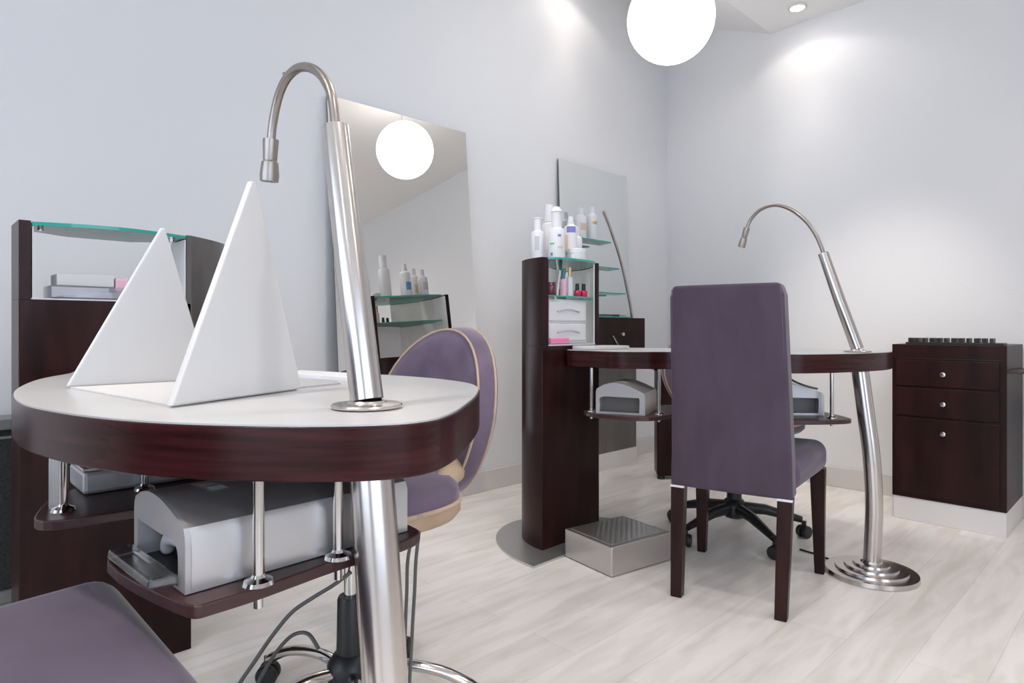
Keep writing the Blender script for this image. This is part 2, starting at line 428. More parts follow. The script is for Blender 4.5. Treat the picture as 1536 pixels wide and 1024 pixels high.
# frosted organiser in the lower bay of the far tower
o = thing('drawer_organizer', 'frosted white drawer organizer in the display tower under the glass shelf', 'organizer', (-1.70, TY, .773))
b = nb(); box(b, -1.735, -1.662, TY - .112, TY + .128, .7738, .948); part('case', b, M['frost'], o, bev=.004)
for z0, z1 in ((.862, .938), (.785, .852)):
    b = nb(); box(b, -1.664, -1.654, TY - .104, TY + .118, z0, z1); d = part('drawer', b, M['white_plastic'], o, bev=.006)
    b = nb(); tube(b, spline([(-1.652, TY - .06, (z0 + z1) / 2), (-1.646, TY - .02, (z0 + z1) / 2 + .008), (-1.646, TY + .02, (z0 + z1) / 2 + .008), (-1.652, TY + .07, (z0 + z1) / 2)], 5, False), .0035, 8)
    part('handle', b, M['label_grey'], d, smooth=180)
b = nb(); box(b, -1.651, -1.633, TY - .118, TY - .01, .7738, .797)
solo('pink_box', b, M['pink'], 'flat pink box in front of the frosted organizer', 'box', (-1.638, TY - .06, .7735), bev=.003)

def bottle(name, prof, loc, mat, label, group, cap=None, capmat=None, labels=(), cat='bottle', seg=24):
    t = thing(name, label, cat, loc, 0, group)
    b = nb(); lathe(b, prof, (0, 0, 0), seg); part('body', b, mat, t, world=False, smooth=40)
    if cap:
        b = nb(); lathe(b, cap, (0, 0, 0), seg); part('cap', b, capmat or mat, t, world=False, smooth=40)
    for r, z0, z1, a0, a1, m in labels:      # sticker patches wrapped on the body
        b = nb(); n = 6
        lo = [b.verts.new((r * math.cos(a0 + (a1 - a0) * i / n), r * math.sin(a0 + (a1 - a0) * i / n), z0)) for i in range(n + 1)]
        hi = [b.verts.new((v.co.x, v.co.y, z1)) for v in lo]
        for i in range(n): face(b, [lo[i], lo[i + 1], hi[i + 1], hi[i]])
        part('sticker', b, m, t, world=False, smooth=180)
    return t
def bprof(r, h, neck=.4, sh=.82): return [(0, 0), (r * .94, 0), (r, .004), (r, h * sh), (r * .9, h * (sh + .06)), (r * neck, h * (sh + .11)), (r * neck, h), (0, h)]
CAM = -PI / 4   # sticker faces the room
GT = 1.1025
G = 'white product bottles on the tower top'
bottle('pump_bottle', bprof(.026, .125), (-1.735, 1.822, GT), M['white_plastic'], 'short white bottle at the left front of the tower top', G,
       [(0, .112), (.015, .112), (.015, .16), (.017, .161), (.017, .166), (0, .167)], M['white_plastic'],
       [(.0263, .035, .09, CAM - .5, CAM + .2, M['label_grey'])])
bottle('pump_bottle', bprof(.033, .135), (-1.672, 1.862, GT), M['white_plastic'], 'wide white bottle with pale green print at the front of the tower top', G,
       [(0, .12), (.02, .12), (.02, .185), (.023, .186), (.012, .205), (0, .206)], M['white_plastic'],
       [(.0333, .055, .062, CAM - .9, CAM - .3, M['label_green']), (.0333, .085, .095, CAM + .1, CAM + .5, M['label_purple']), (.0333, .012, .024, CAM - .8, CAM - .5, M['label_teal']),
        (.0333, .04, .05, CAM + .1, CAM + .7, M['label_tan'])])
bottle('pump_bottle', bprof(.032, .18), (-1.775, 1.935, GT), M['white_plastic'], 'tallest white bottle at the back of the tower top', G,
       [(0, .165), (.021, .165), (.021, .235), (0, .236)], M['frost'], [(.0323, .05, .14, CAM - .5, CAM + .5, M['paper'])])
bottle('lotion_bottle', bprof(.028, .165, .5), (-1.705, 1.985, GT), M['frost'], 'slim white bottle with a violet label on the tower top', G,
       [(0, .155), (.013, .155), (.011, .185), (0, .187)], M['white_plastic'],
       [(.0283, .118, .143, CAM - .7, CAM + .7, M['label_purple']), (.0283, .03, .043, CAM - .9, CAM - .1, M['label_green']), (.0283, .05, .11, CAM - .9, CAM - .5, M['label_tan'])])
bottle('cream_tub', [(0, 0), (.036, 0), (.038, .004), (.038, .03), (0, .03)], (-1.655, 1.962, GT), M['white_plastic'], 'low round white tub beside the bottles on the tower top', None,
       [(0, .03), (.04, .03), (.04, .045), (.038, .047), (0, .047)], M['frost'], cat='tub')
for x, y, r, h, lab, st in ((-1.835, 2.03, .030, .15, 'white bottle with a blue label at the back of the tower top', 'label_blue'), (-1.855, 2.13, .028, .12, 'stout white bottle in the back row of the tower top', 'label_grey'),
                            (-1.79, 2.12, .026, .14, 'white bottle behind the violet-labelled one on the tower top', 'label_tan')):
    bottle('lotion_bottle', bprof(r, h, .5), (x, y, GT), M['white_plastic'], lab, G, [(0, h - .01), (.014, h - .01), (.012, h + .03), (0, h + .031)], M['frost'],
           [(r + .0003, .03, .075, PI - .6, PI + .6, M[st])])
# nail products on the glass shelf
GS = .9615
bottle('jar', [(0, 0), (.022, 0), (.024, .004), (.024, .032), (.02, .036), (0, .036)], (-1.668, 1.822, GS), M['wine'], 'dark wine-red jar at the left of the tower shelf', 'jars and bottles on the tower shelf',
       [(0, .036), (.022, .036), (.022, .05), (0, .05)], M['wine'], cat='jar')
for (x, y, lab) in ((-1.662, 1.975, 'red nail polish bottle with black cap, left of its pair'), (-1.656, 2.008, 'red nail polish bottle with black cap, beside the tower post')):
    bottle('nail_polish_bottle', [(0, 0), (.014, 0), (.0155, .003), (.0155, .022), (.007, .028), (0, .028)], (x, y, GS), M['red_polish'], lab, 'red nail polish bottles on the tower shelf',
           [(0, .028), (.0085, .028), (.0075, .052), (0, .053)], M['black'], seg=16)
bottle('spray_bottle', bprof(.013, .075, .4), (-1.675, 1.905, GS), M['pinkpale'], 'small pale pink bottle with dark top on the tower shelf', 'jars and bottles on the tower shelf',
       [(0, .07), (.008, .07), (.008, .10), (0, .101)], M['label_teal'], seg=16)
bottle('spray_bottle', bprof(.012, .085, .4), (-1.668, 1.936, GS), M['frost'], 'small clear bottle with gold cap on the tower shelf', 'jars and bottles on the tower shelf',
       [(0, .08), (.007, .08), (.007, .115), (0, .116)], M['gold'], seg=16)

# white tray lying on the far desk beside the tower
b = nb(); prism(b, ccw(spline([(-1.62, 1.90), (-1.55, 1.885), (-1.50, 1.95), (-1.475, 2.06), (-1.52, 2.09), (-1.60, 2.06)], 6)), .7535, .767)
solo('palette_tray', b, M['white_lam'], 'thin white rounded tray on the far desk beside the tower', 'tray', (-1.54, 1.98, .7535), bev=.003)

# near tower
t1 = thing('display_tower', 'dark wood display tower at the far left with open glass-topped niche', 'cabinet', (-1.9, .38, 0), 0, 'dark wood display towers')
F, Y0, Y1, ZT, ZN = -1.78, .202, .561, 1.076, .90
back = [(-2.02, Y1 - .02), (-2.06, .42), (-2.05, .30), (-1.99, Y0 + .02)]
b = nb(); prism(b, ccw([(F, Y0), (F, Y1)] + back + [(-1.9, Y0)]), 0, ZN); part('body', b, M['wood'], t1, bev=.002)
b = nb(); prism(b, ccw([(F, Y0), (F, Y0 + .022), (F - .12, Y0 + .024), (F - .21, Y0 + .021), (-1.9, Y0)]), ZN, ZT); part('side_panel', b, M['wood'], t1)
b = nb(); prism(b, ccw(spline([(F, Y1), (F - .06, Y1 + .075), (F - .125, Y1 + .132), (F - .20, Y1 + .16)], 6, False) + [(F - .20, Y1 + .12), (F - .12, Y1 - .012), (F, Y1 - .012)]), .30, ZT)
part('wing_panel', b, M['grey_sheen_wood'], t1, smooth=35, label='curved glossy dark end panel with the wall reflection painted grey')
for y in (Y0 + .0245, Y1 - .016):
    b = nb(); box(b, F - .115, F - .003, y, y + .003, ZN, ZT - .012); part('niche_lining', b, M['niche'], t1)
b = nb(); box(b, F - .12, F - .002, Y0 + .022, Y1 - .012, ZN, ZN + .003); part('niche_floor', b, M['niche'], t1)
n = 14
pts = [(F + .045 * math.sin(PI * k / n), Y0 + .024 + (Y1 - Y0 - .038) * k / n) for k in range(n + 1)] + [(F - .10, Y1 - .017), (F - .17, .46), (F - .17, .32), (F - .11, Y0 + .026)]
glass_sheet('glass_top', pts, ZT - .010, ZT - .002, t1)
for y in (Y0 + .045, Y1 - .035):
    b = nb(); lathe(b, [(0, -.016), (.006, -.016), (.006, -.010), (.009, -.0102), (0, -.0101)], (F - .04, y, ZT), 12); part('shelf_clip', b, M['chrome'], t1)
ZI = ZN + .0038
b = nb(); box(b, F - .10, F - .02, .275, .39, ZI + .031, ZI + .058); solo('card_box', b, M['white_card'], 'small white box on the clear tray in the left tower niche', 'box', (F - .06, .33, ZI + .031), bev=.001)
t = thing('acrylic_tray', 'shallow clear tray in the left tower niche holding a white box', 'tray', (F - .06, .33, ZI))
b = nb(); box(b, F - .11, F - .012, .262, .43, ZI, ZI + .003); box(b, F - .112, F - .11, .262, .43, ZI, ZI + .03); box(b, F - .014, F - .012, .262, .43, ZI + .003, ZI + .03)
box(b, F - .11, F - .014, .262, .264, ZI + .003, ZI + .03); box(b, F - .11, F - .014, .428, .43, ZI + .003, ZI + .03)
part('tray', b, M['clear'], t)
b = nb(); prism(b, ccw(spline([(F - .09, .30), (F - .03, .29), (F - .02, .41), (F - .08, .42)], 4)), ZI + .004, ZI + .018, z1f=lambda p: ZI + .008 + (p[1] - .29) * .10); part('foil', b, M['silver'], t, label='crumpled silvery foil in the tray')
b = nb(); box(b, F - .095, F - .02, .393, .425, ZI + .0185, ZI + .055); solo('pink_sponge', b, M['pinkpale'], 'pink sponge block in the left tower niche', 'sponge', (F - .06, .41, ZI + .0185), bev=.006)

# ------------------------------------------------------------------ desks
def desk(name, label, outline, zt, th, pole_xy, trays, loc, rods_len):
    t = thing(name, label, 'desk', loc, 0, 'nail desks with white tops')
    o = ccw(outline)
    b = nb(); prism(b, o, zt - th, zt - .002); part('rim', b, M['wood_h'], t, smooth=30, bev=.0015)
    b = nb(); prism(b, inset(o, .002), zt - .0025, zt); part('worktop', b, M['white_lam'], t, smooth=30)
    px, py = pole_xy
    # curved support pole to the floor with stepped round foot
    path = [(px, py, .02), (px + .006, py, .15), (px + .008, py, .25), (px, py, .40), (px - .018, py, .55), (px - .036, py, zt - th + .004)]
    b = nb(); tube(b, spline(path, 6, False), .027, 24); pp = part('support_pole', b, M['steel'], t, smooth=60)
    b = nb(); lathe(b, [(0, 0), (.140, 0), (.142, .004), (.140, .017), (.112, .019), (.110, .0265), (.084, .028), (.082, .035), (.057, .0365), (.055, .043), (.034, .045), (.030, .052), (0, .052)], (px, py, 0), 48)
    part('foot_disc', b, M['steel'], t, smooth=35)
    for pts, z, rods in trays:
        b = nb(); prism(b, ccw(pts), z - .014, z); tr = part('under_tray', b, M['wood_edge'], t, bev=.002)
        for x, y in rods:
            b = nb(); tube(b, [(x, y, z), (x, y, zt - th + .002)], .0062, 14)
            lathe(b, [(0, 0), (.017, 0), (.015, .004), (.008, .007), (.0065, .010), (0, .010)], (x, y, z), 20)
            lathe(b, [(0, -.026), (.005, -.026), (.005, -.014), (0, -.0138)], (x, y, z), 10)
            part('hanging_rod', b, M['chrome'], tr, smooth=40)
    return t
o1 = spline([(-1.773, .33), (-1.66, .272), (-1.52, .203), (-1.34, .152), (-1.19, .127), (-1.05, .121), (-.955, .131), (-.84, .158), (-.735, .203), (-.64, .272), (-.572, .345), (-.553, .405), (-.58, .465), (-.65, .55),
              (-.726, .632), (-.806, .703), (-.895, .748), (-1.03, .763), (-1.185, .74), (-1.373, .675), (-1.55, .60), (-1.773, .53)], 6)
trayB = spline([(-.905, .19), (-.70, .206), (-.672, .245), (-.69, .38), (-.695, .49), (-.74, .52), (-.89, .50), (-.91, .34)], 5)
trayA = spline([(-1.19, .158), (-1.12, .155), (-1.10, .25), (-1.10, .50), (-1.20, .53), (-1.36, .50), (-1.37, .30), (-1.28, .20)], 5)
o1 = [(max(p[0], F + .002), p[1]) for p in o1]
d1 = desk('nail_desk', 'near white-topped curved desk carrying two white triangles and a lamp', o1, .737, .058, (-.648, .42),
          [(trayB, .56, [(-.686, .284), (-.697, .385), (-.897, .47)]), (trayA, .56, [(-1.166, .186), (-1.222, .31), (-1.13, .47)])], (-1.1, .43, 0), .1)
o2 = spline([(-1.62, 1.868), (-1.50, 1.845), (-1.39, 1.84), (-1.30, 1.90), (-1.22, 1.965), (-1.10, 2.00), (-.96, 2.01), (-.84, 2.055), (-.76, 2.17), (-.705, 2.33), (-.685, 2.48), (-.72, 2.62), (-.85, 2.71), (-1.0, 2.70), (-1.15, 2.61),
              (-1.35, 2.42), (-1.48, 2.28), (-1.62, 2.18)], 6)
o2 = [p if p[0] < TX + .012 else p for p in o2]
o2 = [(max(p[0], TX + .002), p[1]) for p in o2]
tray2 = spline([(-1.485, 1.86), (-1.462, 1.778), (-1.36, 1.76), (-1.22, 1.82), (-1.18, 2.02), (-1.0, 2.07), (-.87, 2.08), (-.745, 2.215), (-.76, 2.30), (-.95, 2.42), (-1.2, 2.35), (-1.40, 2.12)], 5)
d2 = desk('nail_desk', 'far white-topped desk attached to the bottle-topped tower, behind the purple chair', o2, .753, .062, (-.709, 2.381),
          [(tray2, .537, [(-1.448, 1.80), (-1.235, 1.905), (-.785, 2.235)])], (-1.1, 2.2, 0), .1)

# ------------------------------------------------------------------ desk lamps
def head_frame(p, q):
    d = (Vector(q) - Vector(p)).normalized(); return d.to_track_quat('Z', 'Y').to_matrix()
def desk_lamp(label, base, top, goose, hd0, hd1, loc):
    t = thing('desk_lamp', label, 'lamp', loc, 0, 'gooseneck desk lamps')
    b = nb(); lathe(b, [(0, 0), (.043, 0), (.0435, .002), (.042, .004), (.024, .005), (.0215, .008), (0, .008)], Vector(base) + Vector((0, 0, .0015)), 36); part('flange', b, M['steel'], t, smooth=40)
    d = Vector(top) - Vector(base)
    b = nb(); tube(b, [Vector(base) + Vector((0, 0, .0095)), Vector(base) + d * .5, Vector(top)], [.0205, .0195, .018], 28); part('post', b, M['steel'], t, smooth=60)
    b = nb(); tube(b, spline(goose, 6, False), .0066, 14); part('gooseneck', b, M['gooseneck'], t, smooth=180)
    L = (Vector(hd1) - Vector(hd0)).length
    b = nb(); lathe(b, [(0, -.002), (.0118, -.002), (.0118, .002), (.0105, L * .46), (.010, L * .5), (.0125, L * .53), (.0145, L * .85), (.0135, L), (.011, L), (.010, L * .93), (0, L * .93)], hd0, 24, head_frame(hd0, hd1))
    part('lamp_head', b, M['gooseneck'], t, smooth=35)
    return t
desk_lamp('gooseneck lamp on the near desk, bent over the white triangles', (-.690, .42, .737), (-.768, .42, 1.099),
          [(-.765, .42, 1.08), (-.769, .42, 1.112), (-.779, .42, 1.146), (-.803, .42, 1.176), (-.837, .42, 1.198), (-.876, .42, 1.209), (-.911, .42, 1.205), (-.939, .42, 1.187), (-.959, .42, 1.154), (-.969, .42, 1.118)],
          (-.968, .42, 1.124), (-.974, .42, 1.062), (-.69, .42, .737))
desk_lamp('gooseneck lamp on the far desk, in front of the back wall', (-.752, 2.381, .753), (-.865, 2.381, 1.101),
          [(-.860, 2.381, 1.085), (-.872, 2.381, 1.125), (-.892, 2.381, 1.172), (-.927, 2.381, 1.225), (-.98, 2.381, 1.273), (-1.04, 2.381, 1.297), (-1.096, 2.381, 1.286), (-1.133, 2.381, 1.253), (-1.150, 2.381, 1.216)],
          (-1.149, 2.381, 1.222), (-1.171, 2.381, 1.150), (-.752, 2.381, .753))

# ------------------------------------------------------------------ white triangular stand on the near desk
def tri_panel(A, B, apex, th, name, parent, trunc=.03):
    A, B, P = Vector(A), Vector(B), Vector(apex)
    n = (B - A).cross(P - A).normalized() * th
    pts = [A, B, P + (B - P) * trunc, P + (A - P) * trunc]
    b = nb()
    lo = [b.verts.new(p) for p in pts]; hi = [b.verts.new(p + n) for p in pts]
    face(b, lo); face(b, hi)
    for i in range(4): face(b, [lo[i], lo[(i + 1) % 4], hi[(i + 1) % 4], hi[i]])
    return part(name, b, M['white_card'], parent, bev=.0025)
ts = thing('triangular_display_stand', 'white stand of two tall upright triangles under the lamp on the near desk', 'display stand', (-1.05, .33, .737))
tri_panel((-.853, .246, .739), (-.962, .468, .739), (-.945, .385, 1.062), -.010, 'triangle_panel', ts)
tri_panel((-1.250, .204, .739), (-1.246, .425, .739), (-1.214, .338, 1.016), -.010, 'triangle_panel', ts)
b = nb(); prism(b, ccw([(-1.245, .208), (-.868, .25), (-.965, .46), (-1.24, .42)]), .7372, .7395); part('base_sheet', b, M['white_card'], ts)
b = nb(); prism(b, ccw([(-.985, .478), (-1.01, .562), (-1.06, .58), (-1.14, .55), (-1.06, .49)]), .7372, .7400)
solo('grey_cloth', b, M['greypaper'], 'flat folded grey cloth on the near desk beside the lamp', 'cloth', (-1.05, .53, .7372))
b = nb(); prism(b, ccw([(-1.13, .59), (-1.04, .60), (-1.12, .68), (-1.32, .64), (-1.25, .57)]), .7372, .7440)
solo('paper_stack', b, M['paper'], 'low stack of white paper at the back of the near desk', 'paper', (-1.16, .62, .7372))

# ------------------------------------------------------------------ nail dryers
def dryer(label, loc, rz, w, dp, hs, hc, cover=True, wide=False):
    t = thing('nail_dryer', label, 'nail dryer', loc, rz, 'silver nail dryers on the under-desk trays')
    n = 16; r = .014
    # outer profile in local X-Z, front at y=0, back at y=dp
    hl = hs + (hc - hs) * .45                    # the lid is highest left of the middle and slopes to the right
    def lid(k): return hl * (1 - k) + hs * k + (hc - hl * .6 - hs * .4) * math.sin(PI * k ** .8)
    prof = [(-w / 2, 0), (-w / 2, hl - r), (-w / 2 + r * .3, hl - r * .3), (-w / 2 + r, hl)]
    for k in range(1, n):
        x = (-w / 2 + r) + (w - 2 * r) * k / n
        prof.append((x, lid(k / n)))
    prof += [(w / 2 - r, hs), (w / 2 - r * .3, hs - r * .3), (w / 2, hs - r), (w / 2, 0)]
    # opening
    ow0, ow1, oh = -w / 2 + .013, w / 2 - .020, hs * .66
    op = [(ow0, .004), (ow0, oh * 1.02), (ow0 + .006, oh * 1.05), (0, oh * 1.02), (ow1 - .024, oh * 1.04), (ow1 - .008, oh * .97), (ow1, oh * .75), (ow1, .004)]
    b = nb()
    fr = [b.verts.new((x, .006, z)) for x, z in prof]; bk = [b.verts.new((x, dp, z)) for x, z in prof]
    for i in range(len(prof) - 1): face(b, [fr[i], bk[i], bk[i + 1], fr[i + 1]])
    face(b, bk); face(b, [fr[0], fr[-1], bk[-1], bk[0]])
    part('housing', b, M['silver'], t, world=False, smooth=35)
    # front bezel with opening
    b = nb()
    m = len(op)
    outer = []
    for i, (x, z) in enumerate(op):     # matching outer ring sampled from the profile
        s = i / (m - 1); outer.append(s)
    def prof_at(s):
        seg = [0]
        for (x0, z0), (x1, z1) in zip(prof, prof[1:]): seg.append(seg[-1] + math.hypot(x1 - x0, z1 - z0))
        L = s * seg[-1]
        for i in range(len(prof) - 1):
            if seg[i + 1] >= L - 1e-9:
                f = (L - seg[i]) / (seg[i + 1] - seg[i]); return (prof[i][0] + (prof[i + 1][0] - prof[i][0]) * f, prof[i][1] + (prof[i + 1][1] - prof[i][1]) * f)
    if wide: op = [(ow0, .008), (ow0 + .002, oh * .6), (ow0 + .006, oh * 1.1), (0, oh * 1.13), (ow1 - .012, oh * 1.12), (ow1, oh * 1.08), (ow1 + .001, oh * .6), (ow1, .008)]
    ofine = spline([(x, z) for x, z in op], 5, False); K = len(ofine)
    V0 = []; V1 = []
    for i, (x, z) in enumerate(ofine):
        ox, oz = prof_at(i / (K - 1)); V0.append(b.verts.new((ox, 0.0, oz))); V1.append(b.verts.new((x, 0.0, z)))
    V2 = [b.verts.new((v.co.x, .03, v.co.z)) for v in V1]; V3 = [b.verts.new((v.co.x, .0065, v.co.z)) for v in V0]
    for i in range(K - 1):
        face(b, [V0[i], V0[i + 1], V1[i + 1], V1[i]]); face(b, [V1[i], V1[i + 1], V2[i + 1], V2[i]]); face(b, [V3[i], V3[i + 1], V0[i + 1], V0[i]])
    face(b, [V0[0], V1[0], V1[-1], V0[-1]])
    part('front_bezel', b, M['silver_front'], t, world=False, smooth=30)
    b = nb(); box(b, ow0 - .004, ow1 + .004, .031, .036, .004, oh * 1.2); box(b, ow0, ow1, .004, .031, .001, .006)
    part('opening', b, M['grey_inside' if wide else 'blackhole'], t, world=False, label='dark opening')
    if not wide:
      b = nb(); tube(b, spline([(ow0 + .02, .026, .012), (ow0 + .04, .022, .03), (ow1 - .03, .022, .036), (ow1 - .012, .026, .03)], 5, False), .008, 10)
      part('lamp_tube', b, M['frost'], t, world=False, smooth=180)
    # small embossed mark on the lid
    b = nb()
    for x0, x1, y0 in ((-.022, -.014, .05), (-.012, -.004, .05), (.0, .012, .05)):
        v = []
        for x, y in ((x0, y0), (x1, y0), (x1, y0 + .02), (x0, y0 + .02)):
            k = (x + w / 2 - r) / (w - 2 * r); v.append(b.verts.new((x, y + x * .3, lid(k) + .0012)))
        face(b, v)
    part('lid_mark', b, M['white_plastic'], t, world=False)
    if cover:
        b = nb(); z = .008
        lo = [(-w / 2 + .004, -.030, z), (w / 2 - .016, -.030, z), (w / 2 - .010, -.002, z), (-w / 2 + .002, -.002, z)]
        L0 = [b.verts.new(p) for p in lo]; L1 = [b.verts.new((x * .985, y * .96, z + .011)) for x, y, z in lo]
        face(b, L0); face(b, L1)
        for i in range(4): face(b, [L0[i], L0[(i + 1) % 4], L1[(i + 1) % 4], L1[i]])
        part('clear_tray', b, M['clear'], t, world=False, bev=.003)
    return t
dryer('silver nail dryer on the tray under the near desk with a clear front cover', (-.784, .212, .561), math.radians(3), .158, .285, .071, .088)
dryer('silver nail dryer under the far desk beside the dark tower', (-1.320, 1.796, .538), math.radians(22), .172, .20, .080, .108, False, True)
dryer('pale nail dryer under the far desk right of the purple chair', (-.885, 2.22, .538), math.radians(40), .165, .16, .080, .105, False, True)
# box on the second tray of the near desk
t = thing('grey_case', 'low grey case on the rear tray under the near desk', 'case', (-1.30, .36, .56))
b = nb(); box(b, -1.355, -1.240, .225, .49, .5608, .598); part('body', b, M['silver_front'], t, bev=.006)
b = nb(); box(b, -1.357, -1.238, .223, .492, .598, .606); part('lid', b, M['silver'], t, bev=.003)
b = nb(); prism(b, ccw([(-1.187, .171), (-1.172, .186), (-1.175, .189), (-1.190, .174)]), .5605, .675)
solo('acrylic_sheet', b, M['frost_clear'], 'narrow clear panel standing at the end of the rear tray under the near desk', 'panel', (-1.181, .180, .5605))

# ------------------------------------------------------------------ purple upholstered dining chairs
def dining_chair(label, loc, rz, zs=.45):
    t = thing('upholstered_chair', label, 'chair', loc, rz, 'purple upholstered chairs with dark legs')
    # local: +y forward (front legs), origin between the rear feet
    b = nb()
    lo = [(-.185, .045), (.185, .045), (.225, .46), (-.225, .46)]
    prism(b, ccw(lo), .345, .455, z1f=lambda p: zs + (.006 if p[1] > .3 else 0))
    part('seat', b, M['suede_lit'], t, world=False, bev=.042, bseg=6, smooth=50)
    # tall back, leaning slightly, soft rounded top
    prof = [(.004, .338), (.004, .45), (-.012, .62), (-.035, .80), (-.050, .93), (-.052, .965)]
    b = nb(); th = .075; rows = []
    for y, z in prof:
        hw = .180 - .016 * (z - .338) / .63; e = .0 if z < .95 else .010
        rows.append([b.verts.new((sx * (hw - e), y + dy, z - (.0 if z < .95 else 0))) for sx, dy in ((-1, 0), (-.5, -.004), (0, -.006), (.5, -.004), (1, 0), (1, th * .5), (1, th), (0, th + .004), (-1, th), (-1, th * .5))])
    m = len(rows[0])
    for A, B in zip(rows, rows[1:]):
        for i in range(m): face(b, [A[i], A[(i + 1) % m], B[(i + 1) % m], B[i]])
    face(b, rows[0][::-1]); face(b, rows[-1])
    bk = part('backrest', b, M['suede'], t, world=False, bev=.010, bseg=3, smooth=45)
    b = nb()
    for sx in (-1, 1):
        tube(b, spline([(sx * (.172 - .016 * (z - .338) / .63), y - .0012 + .0035, z + (0 if z < .95 else -.012)) for y, z in prof], 4, False), .0022, 8)
    part('seam', b, M['suede_light'], bk, world=False, smooth=180)
    for sx in (-1, 1):
        b = nb(); tw, tb = .021, .017
        top = [(sx * .158 + a * tw, .027 + c * tw, .342) for a, c in ((-1, -1), (1, -1), (1, 1), (-1, 1))]
        bot = [(sx * .152 + a * tb, -.012 + c * tb, 0) for a, c in ((-1, -1), (1, -1), (1, 1), (-1, 1))]
        A = [b.verts.new(p) for p in bot]; B = [b.verts.new(p) for p in top]
        face(b, A[::-1]); face(b, B)
        for i in range(4): face(b, [A[i], A[(i + 1) % 4], B[(i + 1) % 4], B[i]])
        l = part('leg', b, M['wood'], t, world=False, bev=.003)
        b = nb(); box(b, sx * .158 - .021, sx * .158 + .0215, .003, .012, .334, .3405); part('staple_strip', b, M['paper'], l, world=False, label='torn white lining edge above the leg')
        b = nb(); tw, tb = .024, .015
        top = [(sx * .195 + a * tw, .425 + c * tw, .36) for a, c in ((-1, -1), (1, -1), (1, 1), (-1, 1))]
        bot = [(sx * .200 + a * tb, .43 + c * tb, 0) for a, c in ((-1, -1), (1, -1), (1, 1), (-1, 1))]
        A = [b.verts.new(p) for p in bot]; B = [b.verts.new(p) for p in top]
        face(b, A[::-1]); face(b, B)
        for i in range(4): face(b, [A[i], A[(i + 1) % 4], B[(i + 1) % 4], B[i]])
        part('leg', b, M['wood'], t, world=False, bev=.003)
    return t
dining_chair('purple high-backed chair with dark legs drawn up to the far desk', (-.932, 1.81, 0), math.radians(13.5))
dining_chair('purple chair at the lower left with its seat tucked under the near desk', (-.800, -.236, 0), 0, .498)

